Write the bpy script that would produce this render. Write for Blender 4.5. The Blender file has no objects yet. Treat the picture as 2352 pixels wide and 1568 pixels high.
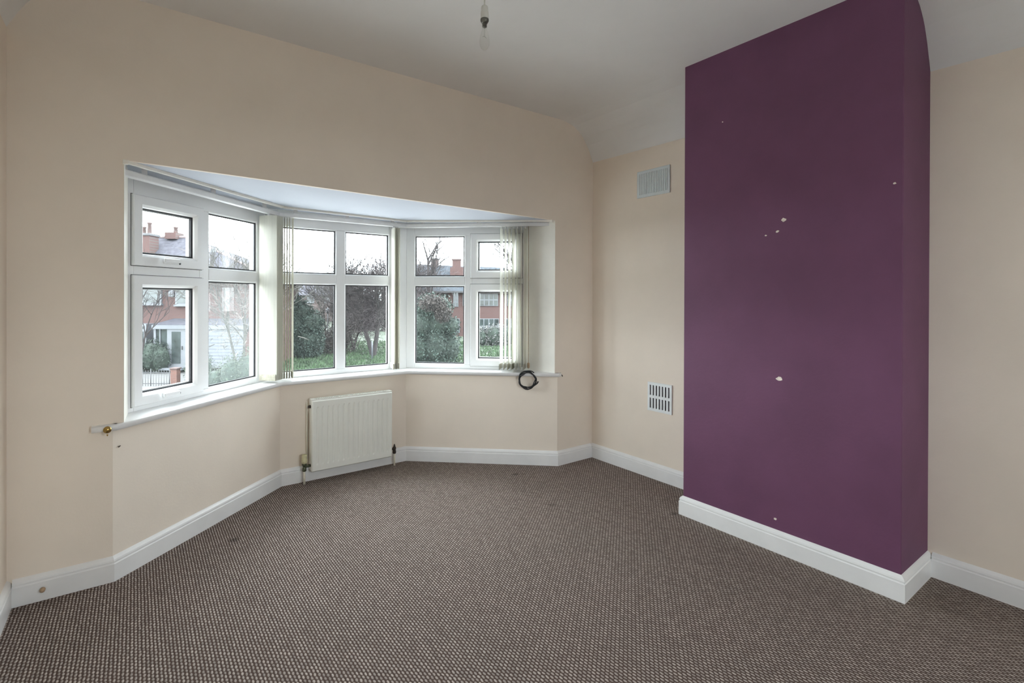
import bpy, bmesh, math, random
from mathutils import Vector, Matrix
random.seed(7)
S = bpy.context.scene
COL = S.collection
PI = math.pi

# ------------------------------------------------------------------ camera
CAM_R = Vector((0.8165445, -0.5772747, 0.0030000))
CAM_U = Vector((-0.0006023, 0.0043448, 0.9999904))
CAM_F = Vector((0.5772822, 0.8165384, -0.0032000))
CAM_P = Vector((-3.05578, -2.85987, 1.3))
FPX, U0, V0 = 1149.497, 1123.788, 686.416            # focal length and principal point, pixels of a 2352 x 1568 frame
cd = bpy.data.cameras.new('camera')
cam = bpy.data.objects.new('camera', cd); COL.objects.link(cam)
cam.matrix_world = Matrix(((CAM_R.x, CAM_U.x, -CAM_F.x, CAM_P.x), (CAM_R.y, CAM_U.y, -CAM_F.y, CAM_P.y),
                           (CAM_R.z, CAM_U.z, -CAM_F.z, CAM_P.z), (0, 0, 0, 1)))
cd.sensor_width = 36.0; cd.lens = 36.0 * FPX / 2352.0
cd.shift_x = (1176 - U0) / 2352.0; cd.shift_y = (V0 - 784) / 2352.0
cd.clip_start = 0.03; cd.clip_end = 600
S.camera = cam

# ------------------------------------------------------------------ sky, exposure
SKY = 10.8
w = bpy.data.worlds.new('overcast_sky'); S.world = w; w.use_nodes = True
nt = w.node_tree; nt.nodes.clear()
o_ = nt.nodes.new('ShaderNodeOutputWorld'); b_ = nt.nodes.new('ShaderNodeBackground')
b_.inputs[0].default_value = (0.90, 0.95, 1.0, 1); b_.inputs[1].default_value = SKY
nt.links.new(b_.outputs[0], o_.inputs[0])
S.view_settings.view_transform = 'Standard'; S.view_settings.look = 'None'
S.view_settings.gamma = 1.0; S.view_settings.use_curve_mapping = False
S.view_settings.exposure = 0.70
S.cycles.max_bounces = 14; S.cycles.diffuse_bounces = 9; S.cycles.transparent_max_bounces = 24
S.cycles.caustics_reflective = False; S.cycles.caustics_refractive = False
S.cycles.use_denoising = True
S.cycles.sample_clamp_indirect = 8.0

def portal(name, a, c, z0, z1, flip=1):
    """sampling guide for the sky light entering through one window (gives off no light itself)"""
    ld = bpy.data.lights.new(name, 'AREA'); ld.shape = 'RECTANGLE'; a, c = Vector(a), Vector(c)
    ld.size = (c - a).length; ld.size_y = z1 - z0; ld.cycles.is_portal = True
    o = bpy.data.objects.new(name, ld); COL.objects.link(o); d = (c - a).normalized() * flip; m_ = (a + c) / 2
    inn = Vector((d.y, -d.x, 0))                          # into the room
    o.matrix_world = Matrix(((d.x, 0, -inn.x, m_.x), (d.y, 0, -inn.y, m_.y), (0, 1, 0, (z0 + z1) / 2), (0, 0, 0, 1)))
portal('sky_portal', (-3.11, .26), (-2.36, .96), .74, 1.86); portal('sky_portal', (-2.20, .94), (-1.36, .94), .74, 1.86)
portal('sky_portal', (-1.23, .90), (-.52, .30), .74, 1.86); portal('sky_portal', (-2.28, -4.45), (-1.32, -4.45), .77, 2.23, -1)

# ------------------------------------------------------------------ materials
MATS = {}
def N(nt, kind, **kw):
    n = nt.nodes.new(kind)
    for k, v in kw.items(): setattr(n, k, v)
    return n
def new_mat(name):
    m = bpy.data.materials.new(name); m.use_nodes = True; MATS[name] = m
    t = m.node_tree; b = t.nodes['Principled BSDF']
    return m, t, b
def lin(c): return tuple(((x / 255 + .055) / 1.055) ** 2.4 if x / 255 > .04045 else x / 255 / 12.92 for x in c)
def noise_color(t, b, c1, c2, scale, detail=4, lo=.35, hi=.65, coord='Object', rough=.6):
    tc = N(t, 'ShaderNodeTexCoord'); nz = N(t, 'ShaderNodeTexNoise'); nz.inputs['Scale'].default_value = scale
    nz.inputs['Detail'].default_value = detail; nz.inputs['Roughness'].default_value = rough
    cr = N(t, 'ShaderNodeValToRGB'); cr.color_ramp.elements[0].position = lo; cr.color_ramp.elements[1].position = hi
    cr.color_ramp.elements[0].color = (*c1, 1); cr.color_ramp.elements[1].color = (*c2, 1)
    t.links.new(tc.outputs[coord], nz.inputs['Vector']); t.links.new(nz.outputs['Fac'], cr.inputs['Fac'])
    t.links.new(cr.outputs['Color'], b.inputs['Base Color'])
    return tc, cr
def bump(t, b, scale, strength, dist=.002, detail=3, coord='Object'):
    tc = N(t, 'ShaderNodeTexCoord'); nz = N(t, 'ShaderNodeTexNoise'); nz.inputs['Scale'].default_value = scale
    nz.inputs['Detail'].default_value = detail
    bp = N(t, 'ShaderNodeBump'); bp.inputs['Strength'].default_value = strength; bp.inputs['Distance'].default_value = dist
    t.links.new(tc.outputs[coord], nz.inputs['Vector']); t.links.new(nz.outputs['Fac'], bp.inputs['Height'])
    t.links.new(bp.outputs['Normal'], b.inputs['Normal'])
def simple(name, col, rough=.5, metal=0, var=.06, scale=6, spec=.5, bmp=None):
    m, t, b = new_mat(name)
    b.inputs['Roughness'].default_value = rough; b.inputs['Metallic'].default_value = metal
    b.inputs['Specular IOR Level'].default_value = spec
    noise_color(t, b, tuple(c * (1 - var) for c in col), tuple(min(1, c * (1 + var)) for c in col), scale)
    if bmp: bump(t, b, *bmp)
    return m

simple('cream_paint', (.83, .742, .645), .75, var=.025, scale=2.2, spec=.25, bmp=(90, .25, .0015))
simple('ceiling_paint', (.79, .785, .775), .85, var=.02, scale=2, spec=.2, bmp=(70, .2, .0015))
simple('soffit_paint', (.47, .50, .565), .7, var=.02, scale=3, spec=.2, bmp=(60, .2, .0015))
simple('reveal_paint', (.84, .82, .76), .6, var=.04, scale=4, spec=.3)
simple('white_gloss', (.82, .82, .82), .3, var=.03, scale=5, spec=.5, bmp=(30, .08, .001))
simple('upvc', (.83, .835, .84), .3, var=.02, scale=4)
simple('purple_paint', (.142, .057, .112), .62, var=.07, scale=3.2, spec=.3, bmp=(70, .3, .002))
simple('plaster_chip', (.78, .70, .62), .9, var=.15, scale=80)
simple('black_rubber', (.012, .012, .014), .5, var=.2, scale=60)
simple('gasket', (.03, .03, .035), .6, var=.1)
simple('radiator_enamel', (.84, .845, .79), .38, var=.02, scale=5)
simple('pipe_paint', (.78, .74, .62), .45, var=.05, scale=30)
simple('valve_green', (.10, .11, .07), .4, metal=.5, var=.3, scale=60)
simple('valve_cap', (.62, .58, .36), .5, var=.15, scale=50)
simple('brass', (.40, .27, .09), .25, metal=1, var=.25, scale=70)
simple('dark_bracket', (.06, .045, .035), .6, metal=.4, var=.2)
simple('vent_blue', (.66, .72, .74), .6, var=.03, scale=20)
simple('vent_white', (.80, .83, .84), .5, var=.03, scale=20)
simple('slot_dark', (.035, .035, .04), .9, var=.1)
simple('track_cream', (.80, .77, .71), .4, var=.04, scale=10)
simple('rail_white', (.78, .78, .79), .35, var=.03, scale=10)
simple('hem', (.36, .34, .27), .8, var=.2, scale=40)
simple('cord_brown', (.40, .28, .18), .8, var=.2, scale=40)
simple('lampholder_white', (.66, .65, .60), .4, var=.04, scale=30)
simple('lamp_cap', (.16, .16, .14), .35, metal=.8, var=.2, scale=50)
simple('door_white', (.75, .75, .74), .4, var=.02)

# carpet: woven loops in staggered rows
def carpet():
    m, t, b = new_mat('carpet')
    b.inputs['Roughness'].default_value = .95; b.inputs['Specular IOR Level'].default_value = .1
    L = t.links
    tc = N(t, 'ShaderNodeTexCoord'); sep = N(t, 'ShaderNodeSeparateXYZ'); L.new(tc.outputs['Object'], sep.inputs[0])
    wob = N(t, 'ShaderNodeTexNoise'); wob.inputs['Scale'].default_value = 38; L.new(tc.outputs['Object'], wob.inputs['Vector'])
    def M(op, a, b2=None, c=None):
        n = N(t, 'ShaderNodeMath', operation=op)
        for i, v in enumerate((a, b2, c)):
            if v is None: continue
            if isinstance(v, (int, float)): n.inputs[i].default_value = v
            else: L.new(v, n.inputs[i])
        return n.outputs[0]
    wv = M('MULTIPLY', M('SUBTRACT', wob.outputs['Fac'], .5), .5)
    u = M('ADD', M('DIVIDE', sep.outputs[0], .0120), wv)
    fu = M('FLOOR', u)
    v = M('ADD', M('ADD', M('DIVIDE', sep.outputs[1], .0195), M('MULTIPLY', M('MODULO', M('ABSOLUTE', fu), 2.0), .5)), wv)
    a = M('SUBTRACT', M('FRACT', u), .5); c = M('SUBTRACT', M('FRACT', v), .5)
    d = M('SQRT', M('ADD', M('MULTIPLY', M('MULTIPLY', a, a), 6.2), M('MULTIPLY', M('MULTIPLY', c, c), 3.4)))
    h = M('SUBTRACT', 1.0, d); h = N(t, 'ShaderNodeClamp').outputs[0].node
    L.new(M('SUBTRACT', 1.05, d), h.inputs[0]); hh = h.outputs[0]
    # per-loop shade
    cmb = N(t, 'ShaderNodeCombineXYZ'); L.new(fu, cmb.inputs[0]); L.new(M('FLOOR', v), cmb.inputs[1])
    wn = N(t, 'ShaderNodeTexWhiteNoise', noise_dimensions='2D'); L.new(cmb.outputs[0], wn.inputs['Vector'])
    big = N(t, 'ShaderNodeTexNoise'); big.inputs['Scale'].default_value = 2.6; big.inputs['Detail'].default_value = 3
    L.new(tc.outputs['Object'], big.inputs['Vector'])
    lt = N(t, 'ShaderNodeMix', data_type='RGBA'); lt.inputs['A'].default_value = (.43, .362, .328, 1); lt.inputs['B'].default_value = (.385, .350, .315, 1)
    L.new(big.outputs['Fac'], lt.inputs['Factor'])
    sh = N(t, 'ShaderNodeMix', data_type='RGBA', blend_type='MULTIPLY'); sh.inputs['Factor'].default_value = 1
    gv = N(t, 'ShaderNodeCombineColor'); g = M('ADD', .72, M('MULTIPLY', wn.outputs['Value'], .45))
    for i in range(3): L.new(g, gv.inputs[i])
    L.new(lt.outputs['Result'], sh.inputs['A']); L.new(gv.outputs[0], sh.inputs['B'])
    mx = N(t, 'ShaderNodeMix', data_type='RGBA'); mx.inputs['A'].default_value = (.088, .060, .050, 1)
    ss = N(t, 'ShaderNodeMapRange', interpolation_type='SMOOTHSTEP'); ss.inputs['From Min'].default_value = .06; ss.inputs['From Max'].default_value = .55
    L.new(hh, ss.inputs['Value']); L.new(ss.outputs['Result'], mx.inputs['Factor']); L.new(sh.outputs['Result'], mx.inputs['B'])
    # a few stains
    st = N(t, 'ShaderNodeTexVoronoi'); st.inputs['Scale'].default_value = 2.3; L.new(tc.outputs['Object'], st.inputs['Vector'])
    sr = N(t, 'ShaderNodeMapRange'); sr.inputs['From Min'].default_value = .03; sr.inputs['From Max'].default_value = .08
    sr.inputs['To Min'].default_value = .55; sr.inputs['To Max'].default_value = 1.0; L.new(st.outputs['Distance'], sr.inputs['Value'])
    st2 = N(t, 'ShaderNodeMix', data_type='RGBA', blend_type='MULTIPLY'); st2.inputs['Factor'].default_value = 1
    gc = N(t, 'ShaderNodeCombineColor')
    for i in range(3): L.new(sr.outputs['Result'], gc.inputs[i])
    L.new(mx.outputs['Result'], st2.inputs['A']); L.new(gc.outputs[0], st2.inputs['B'])
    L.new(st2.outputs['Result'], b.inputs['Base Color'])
    bp = N(t, 'ShaderNodeBump'); bp.inputs['Strength'].default_value = .6; bp.inputs['Distance'].default_value = .004
    L.new(hh, bp.inputs['Height']); L.new(bp.outputs['Normal'], b.inputs['Normal'])
carpet()

def glass(name, haze=0.0, scale=3.0, tint=(.95, .975, .97)):
    m = bpy.data.materials.new(name); m.use_nodes = True; MATS[name] = m
    t = m.node_tree; t.nodes.clear(); L = t.links
    out = N(t, 'ShaderNodeOutputMaterial'); tr = N(t, 'ShaderNodeBsdfTransparent'); tr.inputs[0].default_value = (*tint, 1)
    gl = N(t, 'ShaderNodeBsdfGlossy'); gl.inputs['Roughness'].default_value = .02
    lw = N(t, 'ShaderNodeLayerWeight'); pw = N(t, 'ShaderNodeMath', operation='POWER'); pw.inputs[1].default_value = 4.0
    fr = N(t, 'ShaderNodeMath', operation='MULTIPLY_ADD'); fr.inputs[1].default_value = .6; fr.inputs[2].default_value = .012
    L.new(lw.outputs['Facing'], pw.inputs[0]); L.new(pw.outputs[0], fr.inputs[0])
    mx = N(t, 'ShaderNodeMixShader'); L.new(fr.outputs[0], mx.inputs[0]); L.new(tr.outputs[0], mx.inputs[1]); L.new(gl.outputs[0], mx.inputs[2])
    last = mx
    # dust and condensation film
    tl = N(t, 'ShaderNodeBsdfTranslucent'); tl.inputs[0].default_value = (.8, .87, .88, 1)
    tc = N(t, 'ShaderNodeTexCoord'); nz = N(t, 'ShaderNodeTexNoise'); nz.inputs['Scale'].default_value = scale; nz.inputs['Detail'].default_value = 5
    L.new(tc.outputs['Object'], nz.inputs['Vector'])
    mr = N(t, 'ShaderNodeMapRange'); mr.inputs['From Min'].default_value = .3; mr.inputs['From Max'].default_value = .7
    mr.inputs['To Min'].default_value = haze * .6; mr.inputs['To Max'].default_value = haze; L.new(nz.outputs['Fac'], mr.inputs['Value'])
    m2 = N(t, 'ShaderNodeMixShader'); L.new(mr.outputs['Result'], m2.inputs[0]); L.new(last.outputs[0], m2.inputs[1]); L.new(tl.outputs[0], m2.inputs[2])
    L.new(m2.outputs[0], out.inputs[0])
glass('pane_glass', .003)
glass('misted_glass', .020, 2.2)
glass('bulb_glass', .02, 8, (.97, .97, .96))

def fabric(name, col, tl=.45, clear=.0):
    m = bpy.data.materials.new(name); m.use_nodes = True; MATS[name] = m
    t = m.node_tree; t.nodes.clear(); L = t.links
    out = N(t, 'ShaderNodeOutputMaterial'); df = N(t, 'ShaderNodeBsdfDiffuse'); tr = N(t, 'ShaderNodeBsdfTranslucent')
    tc = N(t, 'ShaderNodeTexCoord'); nz = N(t, 'ShaderNodeTexNoise'); nz.inputs['Scale'].default_value = 4; nz.inputs['Detail'].default_value = 6
    mp = N(t, 'ShaderNodeMapping'); mp.inputs['Scale'].default_value = (60, 60, 1.2)
    L.new(tc.outputs['Object'], mp.inputs[0]); L.new(mp.outputs[0], nz.inputs['Vector'])
    cr = N(t, 'ShaderNodeValToRGB'); cr.color_ramp.elements[0].position = .3; cr.color_ramp.elements[1].position = .7
    cr.color_ramp.elements[0].color = (*[c * .9 for c in col], 1); cr.color_ramp.elements[1].color = (*col, 1)
    L.new(nz.outputs['Fac'], cr.inputs['Fac'])
    for s_ in (df, tr): L.new(cr.outputs['Color'], s_.inputs[0])
    mx = N(t, 'ShaderNodeMixShader'); mx.inputs[0].default_value = tl; L.new(df.outputs[0], mx.inputs[1]); L.new(tr.outputs[0], mx.inputs[2])
    tp = N(t, 'ShaderNodeBsdfTransparent'); m2 = N(t, 'ShaderNodeMixShader'); m2.inputs[0].default_value = clear
    L.new(mx.outputs[0], m2.inputs[1]); L.new(tp.outputs[0], m2.inputs[2]); L.new(m2.outputs[0], out.inputs[0])
fabric('vane_fabric', (.86, .85, .79), .45)
fabric('vane_sheer', (.88, .87, .82), .6, .30)

# outdoor materials
def brick_mat(name, c1, c2, mortar, sc=1.0):
    m, t, b = new_mat(name); b.inputs['Roughness'].default_value = .9
    tc = N(t, 'ShaderNodeTexCoord'); mp = N(t, 'ShaderNodeMapping'); mp.inputs['Rotation'].default_value = (PI / 2, 0, 0)
    br = N(t, 'ShaderNodeTexBrick'); br.inputs['Color1'].default_value = (*c1, 1); br.inputs['Color2'].default_value = (*c2, 1)
    br.inputs['Mortar'].default_value = (*mortar, 1); br.inputs['Scale'].default_value = sc
    br.inputs['Brick Width'].default_value = .24; br.inputs['Row Height'].default_value = .078; br.inputs['Mortar Size'].default_value = .008
    t.links.new(tc.outputs['Object'], mp.inputs[0]); t.links.new(mp.outputs[0], br.inputs['Vector']); t.links.new(br.outputs['Color'], b.inputs['Base Color'])
brick_mat('brick_red', (.050, .021, .018), (.043, .019, .017), (.046, .034, .031))
brick_mat('brick_far', (.045, .028, .026), (.040, .026, .024), (.041, .034, .032))
brick_mat('brick_pillar', (.10, .042, .030), (.085, .037, .028), (.075, .058, .05))
simple('roof_slate', (0.0458, 0.0449, 0.0528), .95, var=.22, scale=5, spec=.05)
simple('roof_blue', (0.0352, 0.0405, 0.0475), .95, var=.2, scale=3, spec=.05)
simple('ridge_tile', (.085, .065, .065), .8, var=.2)
simple('outdoor_white', (.080, .085, .094), .5, var=.03)
simple('outdoor_dark_glass', (.022, .028, .028), .12, var=.5, scale=1.5)
simple('terracotta', (.048, .030, .027), .9, var=.2, scale=8)
simple('chimney_cap', (.056, .055, .058), .9, var=.15, scale=6)
simple('lawn', (0.0264, 0.0378, 0.0211), .95, var=.5, scale=1.6)
simple('pavement', (.055, .053, .052), .9, var=.15, scale=2)
simple('concrete', (.40, .395, .385), .9, var=.08, scale=.8)  # for the added paving that bounces daylight indoors
simple('road', (.09, .09, .092), .9, var=.15, scale=3)
simple('bark', (.017, .013, .013), .95, var=.3, scale=4)
simple('twig', (.040, .031, .032), .95, var=.4, scale=1.5)
simple('twig_pale', (0.0581, 0.0510, 0.0458), .95, var=.4, scale=1.5)
simple('bark_pale', (.034, .032, .028), .95, var=.3, scale=4)
simple('leaf_conifer', (0.0150, 0.0264, 0.0202), .8, var=.55, scale=2.2)
simple('leaf_brown', (.026, .021, .019), .9, var=.45, scale=2.5)
simple('leaf_hedge', (.010, .018, .012), .85, var=.4, scale=3)
simple('leaf_pale', (.026, .036, .023), .85, var=.4, scale=2.5)
simple('leaf_white', (.062, .062, .060), .8, var=.3, scale=4)
simple('grass_blade', (0.0229, 0.0440, 0.0176), .9, var=.5, scale=1.2)
simple('iron_black', (.02, .02, .022), .5, var=.1)
simple('garage_blue', (.055, .060, .072), .6, var=.04)
m, t, b = new_mat('lamp_glow'); b.inputs['Base Color'].default_value = (.5, .25, .08, 1)
tcg = N(t, 'ShaderNodeTexCoord'); ng = N(t, 'ShaderNodeTexNoise'); ng.inputs['Scale'].default_value = 6; t.links.new(tcg.outputs['Object'], ng.inputs['Vector'])
b.inputs['Emission Color'].default_value = (1, .42, .09, 1); b.inputs['Emission Strength'].default_value = .55

# ------------------------------------------------------------------ mesh helpers
def link(name, me, mat=None, parent=None, smooth=False):
    o = bpy.data.objects.new(name, me); COL.objects.link(o)
    if mat: me.materials.append(MATS[mat])
    if parent: o.parent = parent
    if smooth:
        for p in me.polygons: p.use_smooth = True
    return o
def obj(name, verts, faces, mat=None, parent=None, smooth=False, fix=True):
    me = bpy.data.meshes.new(name); me.from_pydata([tuple(v) for v in verts], [], faces); me.update()
    if fix:
        bm = bmesh.new(); bm.from_mesh(me); bmesh.ops.recalc_face_normals(bm, faces=bm.faces); bm.to_mesh(me); bm.free()
    return link(name, me, mat, parent, smooth)
def from_bm(name, bm, mat, parent=None, smooth=False, bev=0, seg=2):
    bmesh.ops.recalc_face_normals(bm, faces=bm.faces)
    if bev:
        ed = [e for e in bm.edges if len(e.link_faces) == 2 and e.calc_face_angle(0) > .6]
        bmesh.ops.bevel(bm, geom=ed, offset=bev, segments=seg, affect='EDGES', profile=.5)
    me = bpy.data.meshes.new(name); bm.to_mesh(me); bm.free()
    return link(name, me, mat, parent, smooth)
def bm_box(bm, lo, hi):
    v = [bm.verts.new((x, y, z)) for z in (lo[2], hi[2]) for y in (lo[1], hi[1]) for x in (lo[0], hi[0])]
    for f in ((0, 1, 3, 2), (4, 6, 7, 5), (0, 4, 5, 1), (2, 3, 7, 6), (0, 2, 6, 4), (1, 5, 7, 3)):
        bm.faces.new([v[i] for i in f])
def box(name, lo, hi, mat, parent=None, bev=0, seg=2):
    bm = bmesh.new(); bm_box(bm, lo, hi); return from_bm(name, bm, mat, parent, bev=bev, seg=seg)
def bm_prism(bm, poly, z0, z1):
    """poly: list of (x, y); z0 / z1 numbers or functions of (x, y)"""
    f0 = z0 if callable(z0) else (lambda x, y: z0); f1 = z1 if callable(z1) else (lambda x, y: z1)
    a = [bm.verts.new((x, y, f0(x, y))) for x, y in poly]; c = [bm.verts.new((x, y, f1(x, y))) for x, y in poly]
    n = len(poly)
    bm.faces.new(a); bm.faces.new(c)
    for i in range(n): bm.faces.new((a[i], a[(i + 1) % n], c[(i + 1) % n], c[i]))
def prism(name, poly, z0, z1, mat, parent=None, bev=0, seg=2):
    bm = bmesh.new(); bm_prism(bm, poly, z0, z1); return from_bm(name, bm, mat, parent, bev=bev, seg=seg)
def offset_path(path, off):
    """shift an open polyline to its right-hand side by off, mitred"""
    P = [Vector(p) for p in path]; out = []
    for i, p in enumerate(P):
        d0 = (P[i] - P[i - 1]).normalized() if i else None
        d1 = (P[i + 1] - P[i]).normalized() if i < len(P) - 1 else None
        n0 = Vector((d0.y, -d0.x)) if d0 else None; n1 = Vector((d1.y, -d1.x)) if d1 else None
        if n0 is None: out.append(p + n1 * off)
        elif n1 is None: out.append(p + n0 * off)
        else:
            m_ = (n0 + n1).normalized(); out.append(p + m_ * (off / max(.2, m_.dot(n0))))
    return out
def sweep(name, path, prof, mat, parent=None, zf=None, smooth=False):
    """prof: closed list of (offset to the right, z); path: (x, y) list; zf(i) adds height"""
    rows = [[(q.x, q.y, z + (zf(i) if zf else 0)) for i, q in enumerate(offset_path(path, o_))] for o_, z in prof]
    n, k = len(prof), len(path); verts = [rows[j][i] for i in range(k) for j in range(n)]
    faces = [(i * n + j, i * n + (j + 1) % n, (i + 1) * n + (j + 1) % n, (i + 1) * n + j) for i in range(k - 1) for j in range(n)]
    faces += [tuple(range(n)), tuple((k - 1) * n + j for j in range(n))]
    return obj(name, verts, faces, mat, parent, smooth)
def tube_bm(bm, pts, r, seg=8, r_end=None, cap=True):
    pts = [Vector(p) for p in pts]; rings = []
    up = Vector((0, 0, 1))
    for i, p in enumerate(pts):
        d = (pts[min(i + 1, len(pts) - 1)] - pts[max(i - 1, 0)]).normalized()
        a = d.cross(up); a = a.normalized() if a.length > 1e-3 else Vector((1, 0, 0)); c = d.cross(a)
        rr = r if r_end is None else r + (r_end - r) * i / max(1, len(pts) - 1)
        rings.append([bm.verts.new(p + (a * math.cos(t_) + c * math.sin(t_)) * rr) for t_ in (2 * PI * k / seg for k in range(seg))])
    for i in range(len(rings) - 1):
        for k in range(seg): bm.faces.new((rings[i][k], rings[i][(k + 1) % seg], rings[i + 1][(k + 1) % seg], rings[i + 1][k]))
    if cap: bm.faces.new(rings[0]); bm.faces.new(rings[-1])
def tube(name, pts, r, mat, parent=None, seg=8, r_end=None):
    bm = bmesh.new(); tube_bm(bm, pts, r, seg, r_end); return from_bm(name, bm, mat, parent, smooth=True)
def lathe(name, prof, mat, parent=None, seg=24, axis='Z', origin=(0, 0, 0)):
    """prof: (radius, height) list"""
    bm = bmesh.new(); rings = []
    for r, h in prof:
        ring = []
        for k in range(seg):
            a = 2 * PI * k / seg; x, y, z = r * math.cos(a), r * math.sin(a), h
            if axis == 'Y': x, y, z = x, z, y
            if axis == 'X': x, y, z = z, x, y
            ring.append(bm.verts.new((x + origin[0], y + origin[1], z + origin[2])))
        rings.append(ring)
    for i in range(len(rings) - 1):
        for k in range(seg): bm.faces.new((rings[i][k], rings[i][(k + 1) % seg], rings[i + 1][(k + 1) % seg], rings[i + 1][k]))
    bm.faces.new(rings[0]); bm.faces.new(rings[-1])
    return from_bm(name, bm, mat, parent, smooth=True)
def empty(name, loc=(0, 0, 0), rz=0):
    o = bpy.data.objects.new(name, None); COL.objects.link(o); o.location = loc; o.rotation_euler = (0, 0, rz); o.empty_display_size = .1
    return o
def tag(o, label, cat=None, group=None, kind=None):
    o['label'] = label
    if cat: o['category'] = cat
    if group: o['group'] = group
    if kind: o['kind'] = kind
    return o
def struct(o, label): return tag(o, label, kind='structure')
def copy_tree(o, parent=None):
    c = o.copy(); COL.objects.link(c); c.parent = parent
    for ch in list(o.children): copy_tree(ch, c)
    return c

# ------------------------------------------------------------------ room shell
XL, YR, HC = -3.494, -4.35, 2.682
B, C_, D_, E_ = Vector((-3.14, 0)), Vector((-2.244, .775)), Vector((-1.294, .78)), Vector((-.385, 0))
JL, JR = -3.100, -.412                                   # jambs of the bay opening above the sill
def head(x, y=0): return 1.928 - .012 * (x + 3.09)        # the bay's soffit falls a little to the right
XC, Y0, Y1 = -.365, -1.08, -2.13                         # chimney breast

fl = prism('floor', [(XL - .1, YR - .1), (.1, YR - .1), (.1, 0), (-.385, .0), (-1.26, .82), (-2.28, .82), (-3.14, 0), (XL - .1, 0)], -.06, 0, 'carpet')
struct(fl, 'brown and grey loop weave carpet over the whole floor')

cove = [(0, 2.405), (-.03, 2.467), (-.065, 2.530), (-.11, 2.585), (-.16, 2.626), (-.22, 2.658), (-.30, 2.677), (-.36, HC)]
sec = [(x, z) for x, z in cove] + [(XL - x, z + .012 if z < HC else z) for x, z in reversed(cove)]
n = len(sec)
vs, fs = [], []
for yy, drop in ((0.01, 0.0), (YR - .02, -.075)):
    for i, (x, z) in enumerate(sec):
        k = max(0, (2.60 - z) / .195) if z < 2.6 else 0
        vs.append((x, yy, z + drop * k))
    vs.append((XL - .05, yy, sec[-1][1] + drop)); vs.append((XL - .05, yy, 2.85)); vs.append((.05, yy, 2.85)); vs.append((.05, yy, sec[0][1] + drop))
k = n + 4
for i in range(k): fs.append((i, (i + 1) % k, k + (i + 1) % k, k + i))
fs += [tuple(range(k)), tuple(range(k, 2 * k))]
ce = obj('ceiling', vs, fs, 'ceiling_paint'); struct(ce, 'white ceiling curving down into both side walls')
for p in ce.data.polygons:
    if len(p.vertices) == 4: p.use_smooth = False

wl = box('wall_left', (XL - .15, YR - .15, -.06), (XL, .3, 2.85), 'cream_paint'); struct(wl, 'narrow strip of cream wall at the left edge')
wr = box('wall_right', (0, YR - .15, -.06), (.15, .3, 2.85), 'cream_paint'); struct(wr, 'cream wall with two vents on the right')
RW0, RW1, RZ0, RZ1 = -2.30, -1.30, .75, 2.25               # unseen rear window, added to let more sky light into the room
bm = bmesh.new()
bm_box(bm, (XL, YR - .15, -.06), (RW0, YR, 2.85)); bm_box(bm, (RW1, YR - .15, -.06), (0, YR, 2.85))
bm_box(bm, (RW0, YR - .15, RZ1), (RW1, YR, 2.85)); bm_box(bm, (RW0, YR - .15, -.06), (RW1, YR, RZ0))
struct(from_bm('wall_rear', bm, 'cream_paint'), 'cream wall behind the camera around the added rear window')
rw = empty('window_added', (RW0, YR - .10, 0)); struct(rw, 'unseen white three light window added behind the camera to brighten the room')
wdt = RW1 - RW0
for nm, lo, hi in [('frame_jamb', (0, 0, RZ0), (.06, .06, RZ1)), ('frame_jamb', (wdt - .06, 0, RZ0), (wdt, .06, RZ1)), ('frame_head', (.06, 0, RZ1 - .06), (wdt - .06, .06, RZ1)),
                   ('frame_rail', (.06, 0, RZ0), (wdt - .06, .06, RZ0 + .06)), ('mullion', (wdt / 3 - .03, 0, RZ0 + .06), (wdt / 3 + .03, .06, RZ1 - .06)), ('mullion', (wdt * 2 / 3 - .03, 0, RZ0 + .06), (wdt * 2 / 3 + .03, .06, RZ1 - .06))]:
    box(nm, lo, hi, 'upvc', rw, .004)
for i in range(3): box('pane', (wdt * i / 3 + .03, .02, RZ0 + .06), (wdt * (i + 1) / 3 - .03, .038, RZ1 - .06), 'pane_glass', rw)
dr = empty('door_1', (XL, -2.9, 0), PI / 2); struct(dr, 'white panelled door in the left wall beside the camera')
box('door_leaf', (-.40, -.010, 0), (.40, 0.002, 2.0), 'door_white', dr, .003)
for zz in ((.18, .9), (1.08, 1.85)):
    for xx in ((-.31, -.05), (.05, .31)):
        box('door_panel', (xx[0], -.018, zz[0]), (xx[1], -.008, zz[1]), 'door_white', dr, .006)
lathe('door_knob', [(.012, 0), (.012, -.035), (.026, -.045), (.028, -.06), (.018, -.072), (.002, -.075)], 'brass', dr, 16, 'Y', (.34, 0, 1.0))

bm = bmesh.new()
bm_box(bm, (XL - .02, 0, -.06), (B.x, .28, .695)); bm_prism(bm, [(XL - .02, 0), (JL, 0), (JL + .012, .2), (JL + .012, .3), (XL - .02, .3)], .695, 2.85)
bm_box(bm, (E_.x, 0, -.06), (.02, .28, .695)); bm_prism(bm, [(.02, 0), (JR, 0), (-.505, .262), (-.505, .34), (.02, .34)], .695, 2.85)
bm_prism(bm, [(JL, 0), (JR, 0), (JR, .02), (JL, .02)], lambda x, y: head(x), 2.85)
wf = from_bm('wall_front', bm, 'cream_paint'); struct(wf, 'cream wall around and above the bay opening')

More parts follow.
